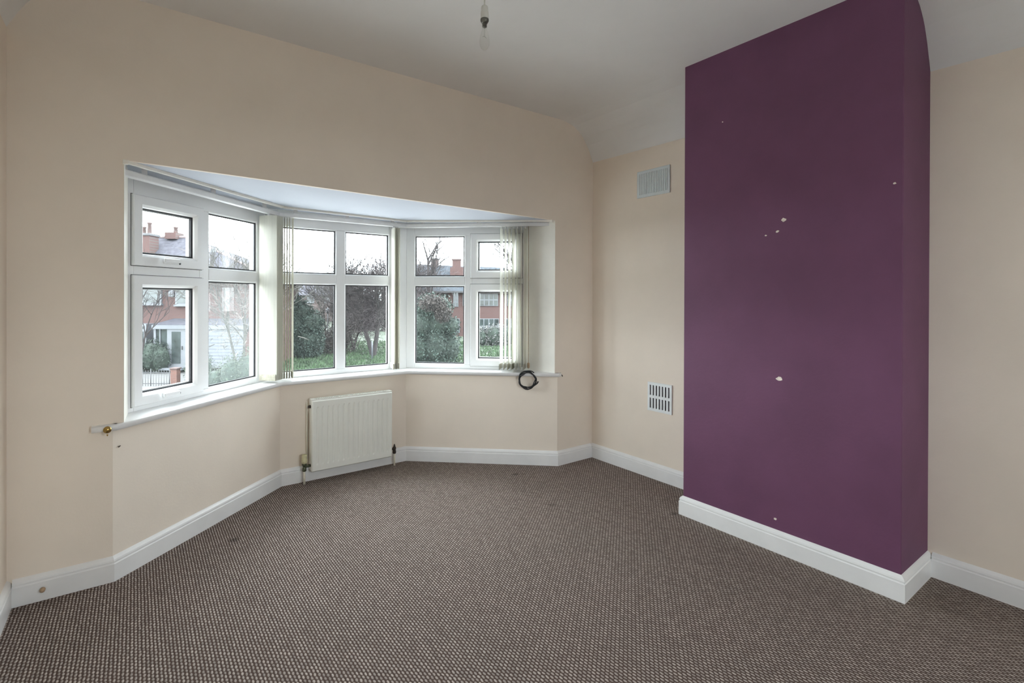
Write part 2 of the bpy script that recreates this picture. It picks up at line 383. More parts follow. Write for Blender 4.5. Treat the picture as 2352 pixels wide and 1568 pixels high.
# splayed reveals: the painted inside faces of the opening
rv = obj('trim_1', [(JR - .0015, .001, .716), (-.5065, .261, .716), (-.5065, .261, head(JR) + .01), (JR - .0015, .001, head(JR) + .01),
                    (JR + .02, .003, .716), (-.49, .27, .716), (-.49, .27, head(JR) + .01), (JR + .02, .003, head(JR) + .01)],
          [(0, 1, 2, 3), (4, 5, 6, 7), (0, 1, 5, 4), (3, 2, 6, 7), (0, 3, 7, 4), (1, 2, 6, 5)], 'reveal_paint')
struct(rv, 'off white reveal at the right end of the bay window')
rl = obj('trim_2', [(JL + .0015, .001, .716), (JL + .0135, .2, .716), (JL + .0135, .2, head(JL)), (JL + .0015, .001, head(JL)),
                    (JL - .02, .003, .716), (JL - .01, .2, .716), (JL - .01, .2, head(JL)), (JL - .02, .003, head(JL))],
          [(0, 1, 2, 3), (4, 5, 6, 7), (0, 1, 5, 4), (3, 2, 6, 7), (0, 3, 7, 4), (1, 2, 6, 5)], 'reveal_paint')
struct(rl, 'thin white reveal at the left end of the bay window')

path = [B, C_, D_, E_]
def bay(off): return offset_path(path, -off)              # negative: outward
for i, nm in enumerate(('bay_left', 'bay_middle', 'bay_right')):
    a, c = path[i], path[i + 1]; oo = bay(.26)
    q = prism('wall_' + nm, [a, c, oo[i + 1], oo[i]], -.06, .692, 'cream_paint')
    struct(q, 'cream wall under the ' + ('left', 'middle', 'right')[i] + ' bay window')
oo = bay(.45)
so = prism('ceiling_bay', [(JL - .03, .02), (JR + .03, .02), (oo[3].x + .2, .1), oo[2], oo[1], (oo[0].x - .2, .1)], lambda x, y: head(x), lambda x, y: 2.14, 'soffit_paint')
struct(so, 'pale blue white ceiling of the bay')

prof = [(0, 0), (.018, 0), (.018, .080), (.0145, .083), (.0145, .088), (.016, .091), (.014, .099), (.009, .105), (.004, .110), (0, .112)]
pr = [(-o_, z) for o_, z in prof]
bl = sweep('baseboard_left', [(XL, -2.48), (XL, -.001)], prof, 'white_gloss'); struct(bl, 'white baseboard along the left wall')
bf = sweep('baseboard_front', [(XL + .018, 0), B, C_, D_, E_, (-.018, 0)], prof, 'white_gloss'); struct(bf, 'white moulded baseboard running round the bay')
br = sweep('baseboard_right', [(0, 0), (0, Y0)], prof, 'white_gloss'); struct(br, 'white baseboard in the recess under the slotted vent')
bc = sweep('baseboard_chimney', [(0, Y0), (XC, Y0), (XC, Y1), (0, Y1)], prof, 'white_gloss'); struct(bc, 'white moulded baseboard round the purple chimney breast')
b2 = sweep('baseboard_rear', [(0, Y1 - .018), (0, YR)], prof, 'white_gloss'); struct(b2, 'white baseboard right of the chimney breast')

ch = box('wall_chimney', (XC, Y1, 0), (.02, Y0, 2.80), 'purple_paint', bev=.004); struct(ch, 'dark purple painted chimney breast')
def chip(y, z, r, elong=1.3):
    bm = bmesh.new(); k = 9; ring = []
    for i in range(k):
        a = 2 * PI * i / k; rr = r * random.uniform(.5, .9); ring.append((math.cos(a) * rr * elong, math.sin(a) * rr))
    f = [bm.verts.new((XC - .0015, y + p[0], z + p[1])) for p in ring]; bk = [bm.verts.new((XC + .003, y + p[0], z + p[1])) for p in ring]
    m_ = [bm.verts.new((XC - .0005, y + p[0] * .5, z + p[1] * .5)) for p in ring]
    bm.faces.new(m_); bm.faces.new(bk)
    for i in range(k):
        j = (i + 1) % k; bm.faces.new((f[i], f[j], m_[j], m_[i])); bm.faces.new((f[i], f[j], bk[j], bk[i]))
    from_bm('plaster_chip', bm, 'plaster_chip', ch)
for y, z, r in ((-1.645, 1.698, .015), (-1.615, 1.643, .009), (-1.557, 1.627, .006), (-1.627, .887, .017), (-1.318, 2.288, .004), (-2.10, 1.80, .006), (-1.61, .165, .008)):
    chip(y, z, r)

# ------------------------------------------------------------------ window sill
fo = offset_path(path, .024); bo = bay(.135)
bm = bmesh.new()
fl_ = [(fo[0].x, -.024), fo[1], fo[2], (fo[3].x, -.024)]
for i in range(3): bm_prism(bm, [fl_[i], fl_[i + 1], bo[i + 1], bo[i]], .690, .718)
bm_prism(bm, [(-3.215, -.024), (fo[0].x, -.024), (fo[0].x, .002), (-3.215, .002)], .690, .718)
bm_prism(bm, [(fo[3].x, -.024), (-.372, -.024), (-.372, .002), (fo[3].x, .002)], .690, .718)
si = from_bm('window_sill', bm, 'white_gloss'); struct(si, 'white painted window sill running round the bay')
sweep('sill_nosing', [(-3.216, -.024), fl_[0], fl_[1], fl_[2], fl_[3], (-.371, -.024)], [(-.002, .6895), (.004, .692), (.0075, .699), (.0075, .709), (.004, .716), (-.002, .7185)], 'white_gloss', si, smooth=True)

# ------------------------------------------------------------------ windows
ZB, ZT, TR0, TR1 = .718, 1.885, 1.397, 1.466
def ring_bm(bm, r, prof):
    s0, s1, z0, z1 = r; rows = []
    for ins, y in prof:
        rows.append([bm.verts.new(p) for p in ((s0 + ins, y, z0 + ins), (s1 - ins, y, z0 + ins), (s1 - ins, y, z1 - ins), (s0 + ins, y, z1 - ins))])
    n = len(prof)
    for j in range(n):
        for c in range(4):
            bm.faces.new((rows[j][c], rows[j][(c + 1) % 4], rows[(j + 1) % n][(c + 1) % 4], rows[(j + 1) % n][c]))
def ring(name, r, prof, mat, parent):
    bm = bmesh.new(); ring_bm(bm, r, prof); return from_bm(name, bm, mat, parent)
def window(name, a, c, s0, s1, label, lights, frame_l, frame_r):
    """lights: (s0, s1, z0, z1, sash?, misted?, handle?) visible frame openings"""
    d = (c - a).normalized(); nn = Vector((-d.y, d.x)); o2 = a + nn * .12
    root = empty(name, (o2.x, o2.y, 0), math.atan2(d.y, d.x)); struct(root, label)
    # outer frame: jambs, head and cill members
    zt = 1.95
    for nm, lo, hi in (('frame_jamb', (s0, 0, ZB), (s0 + frame_l, .065, zt)), ('frame_jamb', (s1 - frame_r, 0, ZB), (s1, .065, zt)),
                       ('frame_head', (s0 + frame_l, 0, 1.803), (s1 - frame_r, .065, zt)), ('frame_rail', (s0 + frame_l, 0, ZB), (s1 - frame_r, .065, .754))):
        box(nm, lo, hi, 'upvc', root, .004)
    xs = sorted(set([l[0] for l in lights] + [l[1] for l in lights]))
    m0, m1 = xs[1], xs[2]
    box('mullion', (m0, 0, .754), (m1, .065, 1.803), 'upvc', root, .004)
    for sa, sb in ((s0 + frame_l, m0), (m1, s1 - frame_r)):
        box('transom', (sa, 0, TR0), (sb, .065, TR1), 'upvc', root, .004)
    for (p0, p1, z0, z1, sash, mist, handle) in lights:
        gm = 'misted_glass' if mist else 'pane_glass'
        if sash:
            r = (p0 - .014, p1 + .014, z0 - .010, z1 + .010); wd = .062
            sh = ring('sash', r, [(0, -.014), (.004, -.019), (wd - .016, -.019), (wd - .004, -.006), (wd, .004), (wd, .05), (0, .05)], 'upvc', root)
            g = (r[0] + wd, r[1] - wd, r[2] + wd, r[3] - wd)
            ring('shadow_gap', (r[0] - .003, r[1] + .003, r[2] - .003, r[3] + .003), [(0, -.0006), (.006, -.0006), (.006, .004), (0, .004)], 'gasket', sh)
            ring('gasket', g, [(-.001, .002), (.007, .008), (.007, .02), (-.001, .02)], 'gasket', sh)
            box('pane', (g[0], .014, g[2]), (g[1], .032, g[3]), gm, sh)
            ring('spacer_bar', g, [(0, .018), (.010, .018), (.010, .028), (0, .028)], 'upvc', sh)
            if handle:
                hx = (r[0] + r[1]) / 2 - .01; hz = r[2] + .030
                bm = bmesh.new(); bm_box(bm, (hx - .045, -.030, hz - .012), (hx + .045, -.019, hz + .012))
                bm_prism(bm, [(hx - .062, -.052), (hx + .035, -.052), (hx + .035, -.036), (hx + .02, -.030), (hx - .01, -.030), (hx - .02, -.038), (hx - .062, -.040)], hz - .006, hz + .014)
                from_bm('handle', bm, 'upvc', sh, bev=.003)
                lathe('keyhole', [(.006, -.0205), (.006, -.019)], 'gasket', sh, 10, 'Y', (hx + .062, 0, hz - .006))
        else:
            g = (p0, p1, z0, z1)
            bead = ring('glazing_bead', (g[0] - .002, g[1] + .002, g[2] - .002, g[3] + .002), [(0, 0), (.002, .001), (.010, .012), (.010, .03), (0, .03)], 'upvc', root)
            ring('gasket', (g[0] + .008, g[1] - .008, g[2] + .008, g[3] - .008), [(-.001, .009), (.006, .013), (.006, .02), (-.001, .02)], 'gasket', bead)
            box('pane', (g[0], .016, g[2]), (g[1], .034, g[3]), gm, bead)
    return root
UP, LO = (1.466, 1.803), (.754, 1.397)
window('window_1', B, C_, .160, 1.172, 'left bay window with two opening lights and handles',
       [(.205, .618, *UP, True, False, True), (.205, .618, *LO, True, False, True), (.686, 1.106, *UP, False, False, False), (.686, 1.106, *LO, False, True, False)], .045, .066)
window('window_2', C_, D_, -.058, .926, 'middle bay window with four fixed panes',
       [(.008, .429, *UP, False, False, False), (.008, .429, *LO, False, False, False), (.495, .858, *UP, False, False, False), (.495, .858, *LO, False, False, False)], .066, .068)
window('window_3', D_, E_, -.030, .952, 'right bay window with opening lights behind the bunched blind',
       [(.038, .455, *UP, False, False, False), (.038, .455, *LO, False, False, False), (.516, .905, *UP, True, False, False), (.516, .905, *LO, True, False, False)], .068, .047)
def segpt(a, c, s, off):
    d = (c - a).normalized(); return a + d * s + Vector((-d.y, d.x)) * off
# corner posts between the windows
for k_, (a, c, s, a2, c2, s2, lab) in enumerate(((B, C_, 1.172, C_, D_, -.058, 'white corner post between left and middle bay windows'), (C_, D_, .926, D_, E_, -.030, 'white corner post between middle and right bay windows'))):
    p = [segpt(a, c, s - .002, .112), segpt(a2, c2, s2 + .002, .112), segpt(a2, c2, s2 + .002, .2), segpt(a2, c2, s2 - .02, .23), segpt(a, c, s + .02, .23), segpt(a, c, s - .002, .2)]
    q = prism('trim_%d' % (3 + k_), p, .716, 1.97, 'upvc', bev=.004); struct(q, lab)
# outer closing piece of the right and left ends (masonry behind the frames)

# ------------------------------------------------------------------ blind, curtain track
vb = empty('vertical_blind', (0, 0, 0)); tag(vb, 'cream vertical blind with vanes bunched at the corners of the bay', 'blind')
hp = [segpt(B, C_, .045, .028)] + bay(.028)[1:3] + [segpt(D_, E_, 1.165, .028)]
hz = [1.884, 1.868, 1.870, 1.872]
zf = lambda i: hz[i]
sweep('headrail', hp, [(-.018, -.014), (.018, -.014), (.020, -.010), (.020, .010), (.018, .014), (-.018, .014)], 'rail_white', vb, zf)
for i in range(3):                                        # brackets holding the rail to the soffit
    for f in (.12, .5, .88):
        p = hp[i].lerp(hp[i + 1], f); zz = hz[i] + (hz[i + 1] - hz[i]) * f
        box('rail_bracket', (p.x - .012, p.y - .012, zz + .012), (p.x + .012, p.y + .012, head(p.x) + .004), 'rail_white', vb)
p0 = hp[0]; box('rail_end_cap', (p0.x - .012, p0.y - .024, hz[0] - .016), (p0.x + .010, p0.y + .016, hz[0] + .016), 'track_cream', vb, .003)
lathe('cord_pulley', [(.002, -.026), (.006, -.026), (.006, -.020)], 'dark_bracket', vb, 10, 'Y', (p0.x, p0.y, hz[0] + .002))
def vane(p, ang, ztop, mat='vane_fabric', wdt=.127, zbot=.737):
    """a hanging vane centred at p (x, y), its plane along ang; slightly bowed"""
    d = Vector((math.cos(ang), math.sin(ang))); nn = Vector((-d.y, d.x)); k = 6
    bm = bmesh.new(); th = .0012
    rows = []
    for zz in (zbot + .002, (zbot + ztop) * .5, ztop):
        row = []
        for sgn in (1, -1):
            rng = range(k + 1) if sgn == 1 else range(k, -1, -1)
            for i in rng:
                s = (i / k - .5); q = p + d * (s * wdt) + nn * (.006 * (1 - 4 * s * s) + sgn * th / 2); row.append(bm.verts.new((q.x, q.y, zz)))
        rows.append(row)
    m_ = len(rows[0])
    for a in range(2):
        for i in range(m_): bm.faces.new((rows[a][i], rows[a][(i + 1) % m_], rows[a + 1][(i + 1) % m_], rows[a + 1][i]))
    bm.faces.new(rows[0]); bm.faces.new(rows[2])
    o = from_bm('vane', bm, mat, vb)
    bm = bmesh.new(); c0 = p - d * wdt * .46; c1 = p + d * wdt * .46
    bm_prism(bm, [c0 + nn * .0045, c1 + nn * .0045, c1 + nn * .0085 , c0 + nn * .0085], zbot, zbot + .042)
    from_bm('bottom_weight', bm, 'hem', o)
    box('hanger', (p.x - .004, p.y - .004, ztop - .004), (p.x + .004, p.y + .004, ztop + .022), 'rail_white', o)
aL = math.atan2((C_ - B).y, (C_ - B).x); aR = math.atan2((E_ - D_).y, (E_ - D_).x)
for i in range(7): vane(segpt(B, C_, 1.098 + i * .011, .030), aL + PI / 2 + .10 - .02 * (i % 3), 1.845)
for i in range(5): vane(segpt(C_, D_, .020 + i * .0175, .030), PI / 2 - [.215, .220, .225, .235, .165][i], 1.842)
for i in range(5): vane(segpt(C_, D_, .850 + i * .011, .028), PI / 2 - .22 - .03 * (i % 2), 1.842)
for i in range(7): vane(segpt(D_, E_, .760 + i * .031, .028), aR + PI / 2 + [-.12, -.05, -.10, -.16, -.02, .05, -.14][i], 1.845, 'vane_sheer')
pc = segpt(D_, E_, .972, .028)
tube('control_cord', [(pc.x, pc.y, 1.862), (pc.x + .001, pc.y - .001, 1.3), (pc.x - .002, pc.y - .004, .745)], .0022, 'cord_brown', vb, 6)
lathe('cord_weight', [(.004, .79), (.010, .785), (.011, .755), (.006, .745)], 'cord_brown', vb, 10, 'Z', (pc.x - .002, pc.y - .004, 0))

ct = empty('curtain_track', (0, 0, 0)); tag(ct, 'thin cream curtain track screwed along the bay ceiling', 'curtain track')
tp = [segpt(B, C_, .035, -.030)] + bay(-.030)[1:3] + [segpt(D_, E_, 1.150, -.030)]
tz = [head(p.x) for p in tp]
for i in range(3):
    sweep('track', [tp[i].lerp(tp[i + 1], .004), tp[i].lerp(tp[i + 1], .996)], [(-.009, -.014), (.009, -.014), (.010, 0.002), (-.010, .002)], 'track_cream', ct, lambda j, i=i: tz[i + j])
for p, a in ((tp[0], -1), (tp[3], 1)):
    box('end_stop', (p.x - .011, p.y - .012, head(p.x) - .019), (p.x + .011, p.y + .012, head(p.x) + .001), 'track_cream', ct, .003)

# ------------------------------------------------------------------ coil of black cable hanging at the sill
co = empty('cable_coil', (0, 0, 0)); tag(co, 'coil of black cable hanging over the window sill edge', 'cable')
dR = (E_ - D_).normalized(); nR = Vector((-dR.y, dR.x)); cc = segpt(D_, E_, .967, -.040)
for j in range(4):
    pts = []
    for i in range(41):
        a = 2 * PI * i / 40; r = .0635 + .005 * math.sin(a * 2 + j * 1.7) + .003 * math.sin(a * 5 + j) + (j - 1.5) * .003
        q = cc + dR * (r * math.cos(a)); ly = (.006 * math.sin(a * 3 + j * 2) + (j - 1.5) * .0045)
        pts.append((q.x + nR.x * ly, q.y + nR.y * ly, .664 + r * math.sin(a)))
    tube('cable_loop', pts, .0042, 'black_rubber', co, 7)
q = cc + dR * .075; tube('cable_end', [(q.x - dR.x * .03, q.y - dR.y * .03, .618), (q.x, q.y, .640), (q.x + dR.x * .008, q.y + dR.y * .008, .655)], .006, 'black_rubber', co, 8)

# ------------------------------------------------------------------ radiator
d = (D_ - C_).normalized(); ra = C_ + d * .188; rz = math.atan2(d.y, d.x)
rad = empty('radiator', (ra.x, ra.y, 0), rz); tag(rad, 'white ribbed panel radiator on the wall under the middle window', 'radiator')
RW, Z0, Z1, yf = .605, .078, .578, -.092                 # width, bottom, top, front face
bm = bmesh.new(); nr = 14; xs = []; m0 = .040; pitch = (RW - 2 * m0) / nr
# front panel with pressed vertical channels
cols = [0, .012]
prof_x = [(0.0, .010), (.006, .002), (.012, 0)]
for i in range(nr + 1):
    x = m0 + i * pitch; prof_x += [(x - .009, 0), (x - .003, .006), (x + .003, .006), (x + .009, 0)]
prof_x += [(RW - .012, 0), (RW - .006, .002), (RW, .010)]
zrows = [(Z0, 0, .010), (Z0 + .008, 0, 0), (Z0 + .045, 0, 0), (Z0 + .058, 1, 0), (Z1 - .058, 1, 0), (Z1 - .045, 0, 0), (Z1 - .008, 0, 0), (Z1, 0, .010)]
grid = []
for z, on, edge in zrows:
    grid.append([bm.verts.new((x, yf + (dep if (x < .011 or x > RW - .011) else dep * on) * 1.0 + edge, z)) for x, dep in prof_x])
for r_ in range(len(grid) - 1):
    for i in range(len(prof_x) - 1): bm.faces.new((grid[r_][i], grid[r_][i + 1], grid[r_ + 1][i + 1], grid[r_ + 1][i]))
fp = from_bm('front_panel', bm, 'radiator_enamel', rad)
sm = fp.modifiers.new('thick', 'SOLIDIFY'); sm.thickness = .012; sm.offset = -1
box('back_panel', (.01, -.042, Z0 + .01), (RW - .01, -.030, Z1 - .008), 'radiator_enamel', rad, .003)
for x in (0, RW - .004): box('side_panel', (x, yf + .008, Z0 + .012), (x + .004, -.030, Z1 + .006), 'radiator_enamel', rad, .001)
tg = box('top_grille', (.004, yf + .006, Z1 - .004), (RW - .004, yf + .012, Z1 + .006), 'radiator_enamel', rad)
box('grille_edge', (.004, -.036, Z1 - .004), (RW - .004, -.030, Z1 + .006), 'radiator_enamel', tg)
bm = bmesh.new()
for i in range(42):
    x = .034 + i * (RW - .068) / 41; bm_box(bm, (x, yf + .010, Z1 - .006), (x + .004, -.034, Z1 + .003))
from_bm('grille_slats', bm, 'radiator_enamel', tg)
for x in (.004, RW - .030): box('grille_end', (x, yf + .010, Z1 - .002), (x + .026, -.034, Z1 + .005), 'radiator_enamel', tg)
for x in (.12, RW - .12): box('wall_bracket', (x - .015, -.032, Z0 + .05), (x + .015, .001, Z1 - .04), 'radiator_enamel', rad)
lathe('air_bleed', [(.010, -.014), (.011, -.002), (.011, .004)], 'dark_bracket', rad, 12, 'X', (-.004, -.062, Z1 - .045))
tube('riser_pipe', [(-.012, -.012, Z1 - .02), (-.012, -.012, .14)], .0045, 'pipe_paint', rad, 8)
v1 = tube('inlet_pipe', [(-.042, -.062, .0), (-.042, -.062, .10)], .008, 'pipe_paint', rad, 12)
vv = lathe('thermostat_valve', [(.010, .088), (.014, .092), (.014, .112), (.011, .116), (.012, .128), (.016, .132), (.016, .142), (.012, .146)], 'valve_green', rad, 16, 'Z', (-.042, -.062, 0))
tube('valve_tail', [(-.042, -.062, .122), (.004, -.062, .122)], .010, 'valve_green', vv, 12)
lathe('valve_head', [(.012, .142), (.019, .148), (.020, .165), (.017, .172), (.018, .196), (.017, .203), (.010, .207)], 'valve_cap', vv, 16, 'Z', (-.042, -.062, 0))
tube('outlet_pipe', [(RW + .030, -.062, 0), (RW + .030, -.062, .11)], .0075, 'pipe_paint', rad, 12)
lv = lathe('lockshield_valve', [(.010, .092), (.013, .096), (.013, .114), (.009, .120), (.013, .124), (.013, .138), (.008, .146), (.006, .158), (.002, .166)], 'dark_bracket', rad, 16, 'Z', (RW + .030, -.062, 0))
tube('valve_tail', [(RW + .030, -.062, .130), (RW - .004, -.062, .130)], .009, 'dark_bracket', lv, 12)

# ------------------------------------------------------------------ vents on the right wall
uv_ = empty('air_vent', (0, -.590, 2.135)); tag(uv_, 'pale blue vent plate high on the wall by the chimney breast', 'vent')
box('plate', (-.010, -.140, -.098), (0, .140, .098), 'vent_blue', uv_, .003)
bm = bmesh.new()
for i in range(17):
    y = -.116 + i * .0145; bm_box(bm, (-.0135, y - .0035, -.076), (-.009, y + .0035, .076))
from_bm('louvre_ribs', bm, 'vent_blue', uv_)
lv_ = empty('wall_vent', (0, -.652, .588)); tag(lv_, 'white vent low on the wall with two rows of dark slots', 'vent')
bm = bmesh.new(); ys = [-.0765 + i * .0255 for i in range(7)]
Yh, Zh = .100, .103
zb = [-Zh, -.083, -.010, .010, .083, Zh]
for z0, z1, slot in ((zb[0], zb[1], 0), (zb[1], zb[2], 1), (zb[2], zb[3], 0), (zb[3], zb[4], 1), (zb[4], zb[5], 0)):
    if not slot: bm_box(bm, (-.009, -Yh, z0), (0, Yh, z1))
    else:
        e = [-Yh] + [q for y in ys for q in (y - .0055, y + .0055)] + [Yh]
        for i in range(0, len(e), 2): bm_box(bm, (-.009, e[i], z0), (0, e[i + 1], z1))
bmesh.ops.remove_doubles(bm, verts=bm.verts, dist=1e-5)
from_bm('plate', bm, 'vent_white', lv_)
for row in (-.0465, .0465):
    for y in ys: box('slot', (-.0035, y - .0055, row - .0365), (-.0005, y + .0055, row + .0365), 'slot_dark', lv_)

# ------------------------------------------------------------------ small fittings
kb = empty('brass_knob', (-3.158, -.024, .703)); tag(kb, 'brass curtain holdback knob on the left end of the sill', 'knob')
lathe('knob_head', [(.003, 0), (.007, -.004), (.007, -.014), (.012, -.018), (.0155, -.024), (.0155, -.029), (.011, -.034), (.002, -.037)], 'brass', kb, 20, 'Y')
lathe('knob_finial', [(.0035, -.020), (.003, -.024), (.001, -.028)], 'brass', kb, 8, 'Z', (.0, -.028, 0))
hb_ = empty('curtain_hook', (-.362, -.001, .702)); tag(hb_, 'small dark metal hook on the wall right of the sill', 'hook')
box('back_plate', (-.010, -.004, -.014), (.010, .001, .014), 'dark_bracket', hb_, .001)
tube('hook_arm', [(0, -.002, .004), (.002, -.016, .002), (.006, -.022, -.006), (.012, -.020, -.012)], .0035, 'dark_bracket', hb_, 8)
nl = empty('wall_nail', (-3.118, 0.018, .605)); tag(nl, 'tiny bent nail in the wall below the left sill end', 'nail')
tube('shank', [(0, .01, 0), (.0, -.018, .002), (.006, -.024, .009)], .0022, 'dark_bracket', nl, 6)
ns = empty('sill_nail', (-3.209, -.024, .697)); tag(ns, 'small nail in the tip of the left sill end', 'nail')
lathe('nail_head', [(.003, -.003), (.003, .004)], 'dark_bracket', ns, 8, 'Y')
sk = empty('skirting_stop', (-3.378, -.018, .050)); tag(sk, 'small rusty screw stub on the left front baseboard', 'screw')
lathe('stub', [(.003, -.022), (.009, -.018), (.010, -.006), (.006, .002)], 'cord_brown', sk, 10, 'Y')

# ------------------------------------------------------------------ pendant light
pl = empty('pendant_light', (-1.803, -1.046, HC)); tag(pl, 'bare clear light bulb hanging from the ceiling on a thin cord', 'light')
lathe('ceiling_rose', [(.010, -.030), (.030, -.026), (.040, -.012), (.041, .001)], 'lampholder_white', pl, 24)
tube('cord', [(0, 0, -.028), (0, 0, -.108)], .0032, 'lampholder_white', pl, 8)
lh = lathe('lampholder', [(.006, -.098), (.0135, -.104), (.0150, -.110), (.0150, -.124), (.0165, -.126), (.0175, -.132), (.0175, -.156), (.0165, -.160)], 'lampholder_white', pl, 24)
lathe('skirt_ring', [(.0150, -.158), (.0185, -.160), (.0185, -.168), (.0130, -.178), (.0110, -.179)], 'lamp_cap', lh, 24)
bb = lathe('bulb', [(.0105, -.176), (.0110, -.192), (0.0111, -.206), (0.0164, -.226), (0.0209, -.246), (0.0221, -.260), (0.0205, -.274), (0.0156, -.286), (0.0082, -.293), (.0020, -.295)], 'bulb_glass', pl, 24)
lathe('bulb_cap', [(.0100, -.172), (.0100, -.194), (.006, -.197)], 'lamp_cap', bb, 16)
tube('filament_stem', [(0, 0, -.195), (0, 0, -.235)], .0028, 'bulb_glass', bb, 8)
tube('filament', [(-.010, 0, -.240), (-.004, 0, -.236), (.004, 0, -.236), (.010, 0, -.240)], .0006, 'lamp_cap', bb, 6)

# ------------------------------------------------------------------ outdoors
G = -2.6                                                 # street level below the room's floor
RH = Vector((CAM_R.x, CAM_R.y, 0)).normalized(); FH = Vector((CAM_F.x, CAM_F.y, 0)).normalized()
RZ = math.atan2(RH.y, RH.x)                              # the street runs at this angle to the bay
def site(u, depth, z=G):
    k_ = depth / FPX; p = CAM_P + RH * ((u - U0) * k_) + FH * depth
    return (p.x, p.y, z)
def hh(v, depth): return CAM_P.z - G + (V0 - v) * depth / FPX       # height above the street
gr = obj('ground', [(p.x, p.y, G) for p in [CAM_P + RH * a + FH * c for a, c in ((-120, -120), (120, -120), (120, 220), (-120, 220))]] +
         [(p.x, p.y, G - .4) for p in [CAM_P + RH * a + FH * c for a, c in ((-120, -120), (120, -120), (120, 220), (-120, 220))]],
         [(0, 1, 2, 3), (4, 5, 6, 7), (0, 1, 5, 4), (1, 2, 6, 5), (2, 3, 7, 6), (3, 0, 4, 7)], 'lawn')
struct(gr, 'grass covered ground outside the windows')
pv = empty('pavement', site(330, 20)); pv.rotation_euler.z = RZ
pvm = box('pavement_slab', (-8, -6, -.05), (3.9, 6, .03), 'pavement', pv); struct(pv, 'grey paved forecourt outside the left window')

dv = box('bounce_paving_front', (-30, 1.5, G - .02), (30, 15.5, G + .02), 'concrete'); struct(dv, 'unseen pale concrete paving added in front of the bay to bounce daylight indoors')  # out of view, added to reflect daylight up through the bay windows
pt_ = box('bounce_paving_rear', (-30, -30, G - .02), (30, YR - .3, G + .02), 'concrete'); struct(pt_, 'unseen pale concrete paving added behind the house to bounce daylight indoors')  # out of view, added so daylight bounces in through the rear window
# --- the red brick house opposite
HD = 27.0; K = HD / FPX; hu = 380
hs = empty('brick_house', site(hu, HD)); hs.rotation_euler.z = RZ
tag(hs, 'red brick house with white porch and hipped slate roof across the road', 'house')
X = lambda u: (u - hu) * K
Z = lambda v: hh(v, HD)
def hbox(name, u0, u1, v0, v1, y0, y1, mat, parent=hs, bev=0):     # v0 top, v1 bottom
    return box(name, (X(u0), y0, Z(v1)), (X(u1), y1, Z(v0)), mat, parent, bev)
eave = Z(646)
box('wall', (X(200), 0, 0), (X(598), 5.4, eave), 'brick_red', hs)
rd = 3.0; k2 = (HD + rd) / FPX
X2 = lambda u: (u - U0) * k2 - (hu - U0) * K; Z2 = lambda v: hh(v, HD + rd)
ex0, ex1 = X(180), X(640); ry = Z2(551)
v = [(ex0, -.4, eave - .1), (ex1, -.4, eave - .1), (ex1, 5.8, eave - .1), (ex0, 5.8, eave - .1), (X2(300), rd, ry), (X2(436), rd, ry)]
rf = obj('roof', v, [(0, 1, 5, 4), (1, 2, 5), (2, 3, 4, 5), (3, 0, 4), (0, 1, 2, 3)], 'roof_slate', hs)
tube('ridge_tiles', [(X2(300), rd, ry), (X2(436), rd, ry)], .09, 'ridge_tile', rf, 8)
tube('hip_tiles', [(X2(436), rd, ry), (ex1, -.4, eave - .08)], .07, 'ridge_tile', rf, 8)
hbox('gutter', 180, 640, 644, 650, -.52, -.36, 'outdoor_white', rf)
sy = 2.0; ks = (HD + sy) / FPX
XS = lambda u: (u - U0) * ks - (hu - U0) * K
box('skylight', (XS(482), sy - .25, hh(598, HD + sy)), (XS(501), sy + .5, hh(576, HD + sy)), 'outdoor_white', rf, .02)
# chimneys
def stack(u0, u1, vtop, vbot, y, pots, capm=True):
    kk = (HD + y) / FPX; XX = lambda u: (u - U0) * kk - (hu - U0) * K; ZZ = lambda v_: hh(v_, HD + y)
    c = box('chimney', (XX(u0), y - .4, ZZ(vbot)), (XX(u1), y + .4, ZZ(vtop)), 'brick_red', hs)
    if capm: box('chimney_cap', (XX(u0) - .06, y - .46, ZZ(vtop)), (XX(u1) + .06, y + .46, ZZ(vtop) + .14), 'chimney_cap', c, .03)
    for (a, e, vt) in pots:
        xm = (XX(a) + XX(e)) / 2; r = (XX(e) - XX(a)) / 2; zb_ = ZZ(vtop) + (.1 if capm else 0)
        lathe('chimney_pot', [(r * 1.1, zb_), (r, zb_ + .06), (r * .86, ZZ(vt) - .10), (r * 1.12, ZZ(vt) - .07), (r * 1.12, ZZ(vt)), (r * .7, ZZ(vt))], 'terracotta', c, 14, 'Z', (xm, y, 0))
stack(300, 354, 549, 600, 1.6, [(310, 320, 526), (326, 335, 527), (339, 348, 517)])
stack(388, 413, 541, 556, rd, [(399, 408, 527)], False)
# windows, alarm box
def hwin(u0, u1, v0, v1, y, mull=(), trans=(), glow=False):
    f = hbox('window', u0, u1, v0, v1, y - .10, y + .02, 'outdoor_white')
    ms = [u0 + 3.5] + [q for m_ in mull for q in (m_ - 1.8, m_ + 1.8)] + [u1 - 3.5]; ts = [v0 + 4] + [q for t_ in trans for q in (t_ - 1.8, t_ + 1.8)] + [v1 - 5]
    for i in range(0, len(ms), 2):
        for j in range(0, len(ts), 2): hbox('pane', ms[i], ms[i + 1], ts[j], ts[j + 1], y - .115, y - .09, 'outdoor_dark_glass', f)
    hbox('sill', u0 - 2, u1 + 2, v1 - 2, v1 + 2, y - .18, y, 'outdoor_white', f)
    return f
hwin(300, 373, 657, 705, 0, (330,)); hwin(405, 462, 656, 707, 0, (434,))
hbox('alarm_box', 389.5, 402, 671, 687, -.14, 0, 'outdoor_white', hs, .03)
